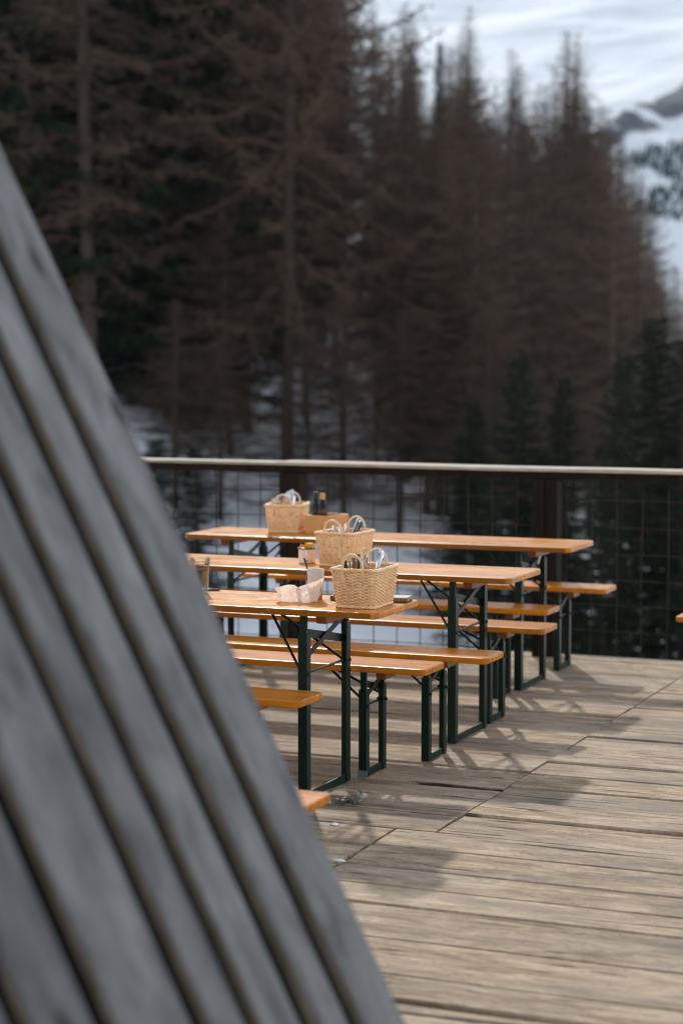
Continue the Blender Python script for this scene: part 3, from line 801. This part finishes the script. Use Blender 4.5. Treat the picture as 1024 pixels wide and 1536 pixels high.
def ashtray():
    root = empty('glass_ashtray', (-3.052, 7.31, .004)); tag(root, 'round clear glass ashtray on the deck boards by the nearest table leg', 'ashtray')
    n = 64; prof = [(0,.001,0),(.062,.001,0),(.069,.004,0),(.0725,.036,1),(.0715,.040,1),(.066,.040,1),(.063,.036,1),(.060,.012,0),(.055,.009,0),(0,.009,0)]
    vs = []; m = MB()
    for r, z, rim in prof:
        for k in range(n):
            a = 2*math.pi*k/n; zz = z
            if rim:
                for c in range(4):
                    da = abs((a-R(40+90*c)+math.pi) % (2*math.pi)-math.pi)
                    if da < .13: zz -= .010*math.cos(da/.13*math.pi/2)
            vs.append((r*math.cos(a), r*math.sin(a), zz))
    fs = [(i*n+k, i*n+(k+1)%n, (i+1)*n+(k+1)%n, (i+1)*n+k) for i in range(len(prof)-1) for k in range(n)]
    m.add(vs, fs); m.build('glass_dish', M['glass'], root, smooth=True)
    for (x,y,a) in ((-.028,-.012,.5),(.0,-.020,-.2),(-.008,.022,1.2)):
        m = MB(); m.tube([(-.014,0,.0045),(.002,0,.0045)], .004, 8); m.cm = 1; m.tube([(.002,0,.0045),(.010,.001,.0045)], .0038, 8)
        o = m.build('cigarette_butt', [M['butt'], M['paper']], loc=(-3.052+x, 7.31+y, .0135)); o.rotation_euler = (0,0,a)
        tag(o, 'orange filtered cigarette butt lying in the glass ashtray', 'cigarette butt', 'cigarette butts in the ashtray')
ashtray()
bpy.data.objects['glass_ashtray'].scale = (1.12, 1.12, 1.05)
def scrap(loc, lab, s, seed):
    m = MB(); rr = random.Random(seed); n = 9
    vs = [(0,0,.010*s)]+[(s*.028*math.cos(2*math.pi*k/n)*rr.uniform(.6,1.1), s*.014*math.sin(2*math.pi*k/n)*rr.uniform(.6,1.1), .001+rr.random()*.005) for k in range(n)]
    vs += [(x,y,.0005) for x,y,z in vs[1:]]
    m.add(vs, [(0,k+1,(k+1)%n+1) for k in range(n)]+[(k+1, n+1+k, n+1+(k+1)%n, (k+1)%n+1) for k in range(n)])
    o = m.build('paper_scrap', M['paper'], loc=loc); tag(o, lab, 'litter')
scrap((-2.93, 6.94, .004), 'white paper scrap on the deck just in front of the ashtray', 1.0, 1)
scrap((-2.697, 6.43, .006), 'white paper scrap stuck in the gap between the nearest deck boards', .8, 2)

# ------------------------------------------------------------------- terrain
def hill(X, Y):
    """snowy slope behind the deck, in camera-aligned ground metres: rises to the left, falls into the valley on the right"""
    t = max(0, Y-26); q = max(-.45, min(.45, X/max(Y, 20)))
    tc = min(t, 78)
    h = -2.9 + tc*(.115-1.0*q) - .16*tc*max(0, q-.13)*4
    if Y > 112: h -= .22*(Y-112)
    k = min(1, max(0, (Y-10)/8))
    h += k*(.35*noise.noise((X*.16, Y*.16, 1)) + .12*noise.noise((X*.6, Y*.6, 2)))
    return max(h, -60)

def build_ground():
    mb = MB(); ys = []; y = -30.0
    while y < 420: ys.append(y); y += .8 if 10 < y < 90 else (4 if y < 180 else 12)
    nx = 120; n = len(ys)
    for yy in ys:
        half = 45 + max(0, yy)*.55
        for i in range(nx+1):
            X = -half + 2*half*i/nx; p = cam2w(X, yy, hill(X, yy)); mb.v.append(tuple(p))
    for j in range(n-1):
        for i in range(nx):
            a = j*(nx+1)+i; mb.f.append((a, a+1, a+nx+2, a+nx+1))
    mb.m = [0]*len(mb.f); mb.tone = [.5]*len(mb.f)
    tag(mb.build('snow_ground', M['snow'], smooth=True), kind='structure')
build_ground()

# -------------------------------------------------------------------- trees
def tri_twig(v, f, p, d, L, w, rnd):
    side = d.cross(Vector((rnd.uniform(-1,1), rnd.uniform(-1,1), rnd.uniform(-1,1))))
    if side.length < 1e-4: side = Vector((1,0,0))
    side.normalize(); n = len(v)
    v.append(tuple(p-side*w)); v.append(tuple(p+side*w)); v.append(tuple(p+d*L)); f.append((n,n+1,n+2))

def conifer(seed, H, Rmax, kind, thin=1.0):
    rnd = random.Random(seed); trunk = MB(); crown = MB()
    bendx, bendy = rnd.uniform(-.25,.25), rnd.uniform(-.25,.25)
    def axis(t): return Vector((bendx*math.sin(t*2.4), bendy*math.sin(t*2.0), H*t))
    r0 = .0078*H if kind == 'larch' else .0115*H
    N = 14
    trunk.tube([axis(i/N) - Vector((0,0,.6 if i == 0 else 0)) for i in range(N+1)], [r0*(1-i/N)**.85+.012 for i in range(N+1)], 9)
    v, f = crown.v, crown.f
    nb = int(250*thin**.3) if kind == 'larch' else 190
    lo = .13 if kind == 'larch' else .03
    for b in range(nb):
        t = lo + (1-lo)*((b+rnd.random())/nb)**(.92)
        t = min(t, .992)
        u = (t-lo)/(1-lo)
        if kind == 'larch':
            L = Rmax*((1-u)**.75)*(.55+.6*rnd.random())*(.55+.45*min(1, u/.18)) + .18
            el0 = R(rnd.uniform(-26, 24) + 26*u)
        else:
            L = Rmax*((1-u)**.9)*(.72+.4*rnd.random()) + .12
            el0 = R(rnd.uniform(-12, 6) + 38*u*u)
        az = b*2.39996 + rnd.uniform(-.4,.4)
        p = axis(t); el = el0; ns = 6; pts = [p.copy()]; dirs = []
        for s in range(ns):
            if kind == 'larch': el += R(rnd.uniform(-8,8) + (-4 if s < 3 else 7))
            else: el += R(-5 if s < 3 else 7)
            az += rnd.uniform(-.10,.10)
            d = Vector((math.cos(az)*math.cos(el), math.sin(az)*math.cos(el), math.sin(el)))
            p = p + d*(L/ns); pts.append(p.copy()); dirs.append(d)
        rb = .007+.0075*L
        crown.tube(pts, [rb*(1-i/ns*.8) for i in range(ns+1)], 3, False)
        if kind == 'larch':
            step = .074/thin; s_ = .10*L
            while s_ < L:
                fseg = min(ns-1, int(s_/L*ns)); q = pts[fseg].lerp(pts[fseg+1], s_/L*ns-fseg); d = dirs[fseg]
                sd = d.cross(Vector((0,0,1))).normalized()*(1 if rnd.random() < .5 else -1)
                td = (sd*rnd.uniform(.5,1.1) + d*rnd.uniform(.1,.9) + Vector((0,0,rnd.uniform(-.75,.35)))).normalized()
                tl = rnd.uniform(.2,1.0)*(1-.6*s_/L)*min(1, .30+L*.28)
                tri_twig(v, f, q, td, tl, .012*thin**.4, rnd)
                for k in range(int(3+tl*10)):
                    fr = rnd.uniform(.1,1); q2 = q+td*(tl*fr)
                    d2 = (td*.5+Vector((rnd.uniform(-1,1),rnd.uniform(-1,1),rnd.uniform(-1,.7)))).normalized()
                    tri_twig(v, f, q2, d2, rnd.uniform(.07,.22), .0125*thin**.4, rnd)
                s_ += step*rnd.uniform(.6,1.5)
        else:
            s_ = .06*L
            while s_ < L:
                fseg = min(ns-1, int(s_/L*ns)); q = pts[fseg].lerp(pts[fseg+1], s_/L*ns-fseg); d = dirs[fseg]
                for sg in (-1, 1):
                    sd = d.cross(Vector((0,0,1))).normalized()*sg
                    td = (sd*rnd.uniform(.5,1.0) + d*rnd.uniform(.4,.9) + Vector((0,0,rnd.uniform(-.45,.05)))).normalized()
                    tl = rnd.uniform(.18,.42)*(1-.5*s_/L)*min(1, .45+L*.3)
                    for k in range(7):
                        fr = k/7; q2 = q+td*(tl*fr)
                        d2 = (td*.9+Vector((rnd.uniform(-1,1),rnd.uniform(-1,1),rnd.uniform(-.8,.6)))*.75).normalized()
                        tri_twig(v, f, q2, d2, rnd.uniform(.07,.15), .0135, rnd)
                s_ += .085*rnd.uniform(.7,1.3)
    crown.m = [0]*len(crown.f); crown.tone = [.5]*len(crown.f)
    nm = 'larch_tree' if kind == 'larch' else 'spruce_tree'
    root = empty(nm)
    tm = trunk.build('trunk', M['bark'] if kind == 'larch' else M['sbark'], root, smooth=True)
    cm = crown.build('crown', M['twig'] if kind == 'larch' else M['needle'], root)
    root['H'] = H
    return root
protos = {'larch': [conifer(20+i, 20.0, r_, 'larch') for i, r_ in enumerate((4.9, 4.3, 5.3, 3.9))]
                    + [conifer(30+i, 20.0, r_, 'larch', .38) for i, r_ in enumerate((4.4, 3.8, 4.8))],
          'spruce': [conifer(40+i, 7.5, r_, 'spruce') for i, r_ in enumerate((1.75, 2.0, 1.5))]}
used = {}
HZ = 535.0
def elev_z(ypx, Y): return HCAM + (HZ-ypx)/3019.0*Y
def plant(kind, xpx, Y, height, lab, group=None, which=None, wide=1.0):
    X = (xpx-512)/3019.0*Y; z = hill(X, Y)-.05
    i = rt.randrange(4 if kind == 'larch' else 3) if which is None else which
    pr = protos[kind][i]
    o = pr if not used.get((kind, i)) else copy_tree(pr)
    used[(kind, i)] = True
    s = height/(20.0 if kind == 'larch' else 7.5)
    o.location = cam2w(X, Y, z); o.rotation_euler = (rt.uniform(-.015,.015), rt.uniform(-.015,.015), rt.uniform(0, 6.28))
    w = s**.75*wide; o.scale = (w, w, s)
    if 'H' in o: del o['H']
    tag(o, lab, kind, group); return o
SIL = [(-200,-900),(380,-420),(500,-120),(540,-40),(565,5),(590,62),(612,40),(640,105),(664,78),(685,95),(702,40),(725,138),(750,172),(771,110),(800,150),(840,75),(868,100),(904,175),(925,250),(950,270),(963,310),(986,385),(1012,432),(1060,470),(1200,520)]
def sil(x):
    for (a, ya), (b, yb) in zip(SIL[:-1], SIL[1:]):
        if a <= x <= b: return ya+(yb-ya)*(x-a)/(b-a)
    return 500
rt = random.Random(77)
GL, GS = 'bare larches of the forest slope', 'young dark spruces behind the railing'
# the trees one can pick out
def top_h(x, Y, ypx): return elev_z(ypx, Y) - hill((x-512)/3019.0*Y, Y)
plant('larch', 430, 41, 20.5, 'tall bare larch whose pale brown trunk stands left of centre, above the railing joint', None, 0, .82)
plant('larch', 138, 40, 19.5, 'bare larch with a thin grey trunk, just right of the hut roof', None, 3)
plant('larch', 840, 72, top_h(840, 72, 50), 'tallest pointed bare larch on the right part of the skyline', None, 4, .9)
plant('larch', 771, 78, top_h(771, 78, 76), 'slim bare larch standing alone against the snow, in the skyline dip', None, 5, .9)
plant('larch', 702, 70, top_h(702, 70, 14), 'slim pointed bare larch rising highest left of the skyline dip', None, 5, .85)
plant('larch', 612, 62, top_h(612, 62, 18), 'very thin bare larch top poking above the left skyline', None, 5, .7)
plant('larch', 868, 76, top_h(868, 76, 88), 'bare larch just right of the tallest skyline larch', None, 6, .9)
plant('larch', 963, 84, top_h(963, 84, 300), 'last bare larch at the right end of the skyline, beside the snowy mountain', None, 4, .95)
plant('larch', 565, 48, top_h(565, 48, -10), 'bare larch closing the left skyline at the top of the picture', None, 4, .5)
plant('spruce', 664, 66, top_h(664, 66, 70), 'dark narrow spruce top among the brown larches on the skyline', None, 2, .45)
plant('spruce', 768, 30, top_h(768, 30, 528), 'dark green young spruce behind the railing, left of the right post', None, 0, 1.0)
plant('spruce', 858, 33, top_h(858, 33, 562), 'small dark green young spruce above the right railing post', None, 2, .9)
plant('spruce', 985, 27, top_h(985, 27, 472), 'tallest dark green young spruce at the right edge behind the railing', None, 1, 1.05)
plant('spruce', 938, 29, top_h(938, 29, 528), 'dark green young spruce left of the tallest one at the right edge', None, 0, .95)
plant('spruce', 1035, 26, top_h(1035, 26, 505), 'dark green young spruce cut by the right picture edge', None, 2, 1.0)
plant('spruce', 908, 26, top_h(908, 26, 690), 'low dark green young spruce seen through the wire mesh right of the post', None, 1, .8)
plant('spruce', 720, 34, top_h(720, 34, 600), 'dim green young spruce just left of the larger one by the right post', None, 1, .9)
plant('spruce', 60, 48, 15.0, 'tall dark spruce behind the upper end of the hut roof', None, 0, 1.1)
plant('spruce', 215, 44, 7.0, 'dark young spruce in the snow right beside the hut roof edge', None, 1, 1.0)
plant('spruce', -5, 44, 14.0, 'tall dark spruce at the upper left picture edge', None, 2, 1.1)
plant('spruce', 300, 31, 2.3, 'low dark spruce behind the mesh at the left end of the far table', None, 0, 1.3)
for x, Y, h_, kd in [(238,30,2.6,'s'),(262,36,3.8,'l'),(455,37,3.6,'l'),(515,38,4.6,'l'),(600,39,4.4,'l'),(690,33,3.2,'s'),(745,37,5.5,'l'),(800,30,3.4,'s'),(845,27,2.6,'s'),(222,43,8.0,'l'),(305,44,9.0,'l'),(345,41,6.0,'l'),(372,45,8.5,'l'),(270,46,7.0,'l'),(330,36,3.4,'l'),(1010,31,4.6,'l'),(700,40,6.0,'l'),(640,42,7.0,'l')]:
    if kd == 'l': plant('larch', x, Y, h_, 'bare brown larch sapling in the snow right behind the deck railing', 'larch saplings behind the railing', None, 1.35)
    else: plant('spruce', x, Y, h_, 'knee high green spruce seedling in the snow right behind the deck railing' if h_ < 2.3 else 'low bushy spruce in the snow right behind the deck railing', 'low spruces behind the railing', None, 1.35)
plant('larch', 748, 76, top_h(748, 76, 160), 'bare larch filling the skyline dip, left of the lone slim larch', None, 6, .9)
plant('larch', 800, 74, top_h(800, 74, 140), 'bare larch on the skyline between the lone slim larch and the tallest one', None, 4, .9)
# the slope of nameless trees, from near to far
cnt = 0; placed = []
for Y in [37+k*1.05 for k in range(70)]:
    for q_ in range(5):
        x = rt.uniform(-110, 1110) if q_ < 2 else rt.uniform(600, 1060)
        if x < 600 and Y < 41: continue
        if x > 700 and Y < 42: continue
        X = (x-512)/3019.0*Y
        if any((X-a)**2+(Y-b)**2 < (3.8 if x < 600 else 2.4) for a, b in placed): continue
        yt = sil(x) + max(-34, rt.gauss(28, 60))
        h_ = top_h(x, Y, yt)
        h_ = min(h_, rt.uniform(19, 25))
        if h_ < 5.0: continue
        placed.append((X, Y)); cnt += 1
        if x < 330 and rt.random() < .28:
            plant('spruce', x, Y, min(h_, 17), 'dark spruce mixed among the bare larches in the deep forest', 'dark spruces inside the forest', None, .95)
        else:
            plant('larch', x, Y, h_, 'bare brown larch in the crowded forest slope behind the railing', GL, rt.choice((4,5,6)) if (x > 560 and yt < sil(x)+35) else None, .78 if 430 < x < 620 else 1.0)
print('forest trees', cnt)

# ---------------------------------------------------------------- mountains
def mountain_mat():
    m, nt, bs = mat('alpine_snow_and_rock')
    geo = nd(nt, 'ShaderNodeNewGeometry'); sx = nd(nt, 'ShaderNodeSeparateXYZ'); nt.links.new(geo.outputs['Normal'], sx.inputs[0])
    n1 = tex_noise(nt, coords(nt, (.012,.012,.012)), 1, 8, .62); n2 = tex_noise(nt, coords(nt, (.05,.05,.05)), 1, 6, .65)
    rk = attr(nt, 'tone')
    f = mth(nt,'ADD', mth(nt,'MULTIPLY', n2, .55), mth(nt,'ADD', mth(nt,'MULTIPLY', n1, .45), mth(nt,'MULTIPLY', rk, .8)))
    msk = ramp(nt, f, [(.66,(0,0,0)),(.71,(1,1,1))])
    c = mix(nt, msk, mix(nt, n1, (.66,.70,.73), (.80,.82,.83)), mix(nt, n2, (.035,.038,.04), (.10,.10,.10)))
    nt.links.new(c, bs.inputs['Base Color']); bs.inputs['Roughness'].default_value = .75; bs.inputs['Specular IOR Level'].default_value = .15
    bump(nt, bs, n2, .5, 4.0)
    return m
M['mount'] = mountain_mat()
def ridged(x, y, s, o=0):
    a = 0; amp = 1; fq = s
    for k in range(5):
        a += amp*(1-abs(noise.noise((x*fq+o, y*fq-o, k*3.1+o)))*2); amp *= .5; fq *= 2.1
    return a
def mtn_far(X, Y):
    z = -60 + .30*max(0, Y-800) + .12*max(0, Y-1000)
    z += .10*(X-.16*Y)*min(1, max(0,(Y-900)/600))
    k = min(1, max(0, (Y-800)/300)); z += k*(15*ridged(X*.55+Y*.35, Y*.9-X*.5, .0020, 3)-14)
    return z
def mtn_spur(X, Y):
    """nearer spur whose crest comes down from the right to the left"""
    z = -60 + .60*(Y-520)
    crest = 80 + .63*(X-84) + 7*noise.noise((X*.02, 3, 8)) + 3*noise.noise((X*.09, 3, 8))
    yc = (crest+372)/.6
    if Y > yc: z = crest - .5*(Y-yc)
    return z + 3.5*ridged(X, Y, .013, 7) - 3.5
def spur_rock(X, Y):
    crest = 80 + .63*(X-84); d = (crest+372)/.6 - Y        # metres below the crest
    return .06 + .30*noise.noise((X*.035, Y*.03, 3)) + (.27+.40*noise.noise((X*.09, Y*.11, 6)))*max(0, 1-abs(d-12)/22)*1.5
def grid(name, fn, x0f, x1f, y0, y1, nx, ny, rockfn):
    mb = MB()
    for j in range(ny+1):
        Y = y0+(y1-y0)*j/ny
        for i in range(nx+1):
            X = x0f(Y)+(x1f(Y)-x0f(Y))*i/nx; mb.v.append(tuple(cam2w(X, Y, fn(X, Y))))
    for j in range(ny):
        Y = y0+(y1-y0)*(j+.5)/ny
        for i in range(nx):
            X = x0f(Y)+(x1f(Y)-x0f(Y))*(i+.5)/nx
            a = j*(nx+1)+i; mb.f.append((a, a+1, a+nx+2, a+nx+1)); mb.m.append(0); mb.tone.append(rockfn(X, Y))
    return tag(mb.build(name, M['mount'], smooth=True, tone=True), kind='structure')
grid('mountain', mtn_far, lambda Y: -.45*Y, lambda Y: .55*Y, 780, 1900, 260, 200, lambda X, Y: .0)
grid('mountain_spur', mtn_spur, lambda Y: -.12*Y, lambda Y: .62*Y, 520, 990, 300, 220, spur_rock)

def distant_wood():
    mb = MB(); rnd = random.Random(8)
    for k in range(5200):
        q = rnd.uniform(.135,.34); Y = rnd.uniform(640, 765); X = q*Y
        edge = min((q-.1465)*90, (Y-706)/14, (752-Y)/10 + (q-.147)*40)
        dens = noise.noise((X*.055, Y*.06, 11))*1.1 + max(-.42, min(.55, edge))
        if dens < .15: continue
        z = mtn_spur(X, Y)-.5; h = rnd.uniform(2.6, 4.6); r = h*.2; p = cam2w(X, Y, z); a0 = rnd.random()*6
        n = 7
        for lv, (zz, rr, tp) in enumerate(((.06,1.0,.5),(.30,.78,.74),(.56,.5,1.0))):
            vs = [p+Vector((r*rr*math.cos(a0+lv+6.283*i/n)*rnd.uniform(.75,1.2), r*rr*math.sin(a0+lv+6.283*i/n)*rnd.uniform(.75,1.2), h*zz)) for i in range(n)]+[p+Vector((0,0,h*tp))]
            mb.add(vs, [(i,(i+1)%n,n) for i in range(n)])
    tag(mb.build('distant_wood', M['needle']), 'dark conifer wood on the far snowy mountain spur at the right edge', 'wood', kind='stuff')
distant_wood()

def haze():
    m = bpy.data.materials.new('haze'); m.use_nodes = True; nt = m.node_tree; nt.nodes.remove(nt.nodes['Principled BSDF'])
    v = nt.nodes.new('ShaderNodeVolumePrincipled'); v.inputs['Color'].default_value = (.50,.77,1,1); v.inputs['Density'].default_value = .00013; v.inputs['Anisotropy'].default_value = .0
    nt.links.new(v.outputs[0], nt.nodes['Material Output'].inputs['Volume'])
    mb = MB(); mb.box(-1500, 1500, -300, 2150, -62.5, 640)
    o = mb.build('haze', m); tag(o, 'thin blue mountain haze', 'haze', kind='stuff')
HAZE = True
if HAZE: haze()

# --------------------------------------------------------------------- light
w = bpy.data.worlds.new('World'); sc.world = w; w.use_nodes = True
nt = w.node_tree; bg = nt.nodes['Background']; sky = nt.nodes.new('ShaderNodeTexSky'); sky.sky_type = 'NISHITA'
sky.sun_disc = False; sky.sun_elevation = R(34); sky.sun_rotation = math.atan2(SUN_DIR.x, SUN_DIR.y); sky.altitude = 1800; sky.dust_density = 1.0; sky.air_density = 1.0
hs = nt.nodes.new('ShaderNodeHueSaturation'); hs.inputs['Saturation'].default_value = .30
nt.links.new(sky.outputs[0], hs.inputs['Color']); nt.links.new(hs.outputs[0], bg.inputs[0]); bg.inputs[1].default_value = .15
sl = bpy.data.lights.new('sun', 'SUN'); sl.energy = 1.7; sl.angle = R(1.6); sl.color = (1, .95, .88)
so = bpy.data.objects.new('sun', sl); COL.objects.link(so); so.rotation_euler = (-SUN_DIR).to_track_quat('-Z', 'Y').to_euler()

# -------------------------------------------------------------------- camera
cd = bpy.data.cameras.new('camera'); cam = bpy.data.objects.new('camera', cd); COL.objects.link(cam)
cam.location = (0, 0, HCAM); cam.rotation_euler = (R(90)-PITCH, 0, TH)
cd.sensor_fit = 'VERTICAL'; cd.sensor_height = 36; cd.sensor_width = 24; cd.lens = 36*FPX/1536
cd.clip_start = .05; cd.clip_end = 6000
cd.dof.use_dof = True; cd.dof.focus_distance = 8.0; cd.dof.aperture_fstop = 2.0; cd.dof.aperture_blades = 0
sc.camera = cam

sc.view_settings.view_transform = 'Standard'; sc.view_settings.look = 'None'; sc.view_settings.exposure = 1.05; sc.view_settings.gamma = 1
sc.render.engine = 'CYCLES'
cy = sc.cycles; cy.use_denoising = True; cy.filter_width = 1.1; cy.max_bounces = 8; cy.transmission_bounces = 8; cy.transparent_max_bounces = 32; cy.caustics_reflective = False; cy.caustics_refractive = False; cy.sample_clamp_indirect = 6
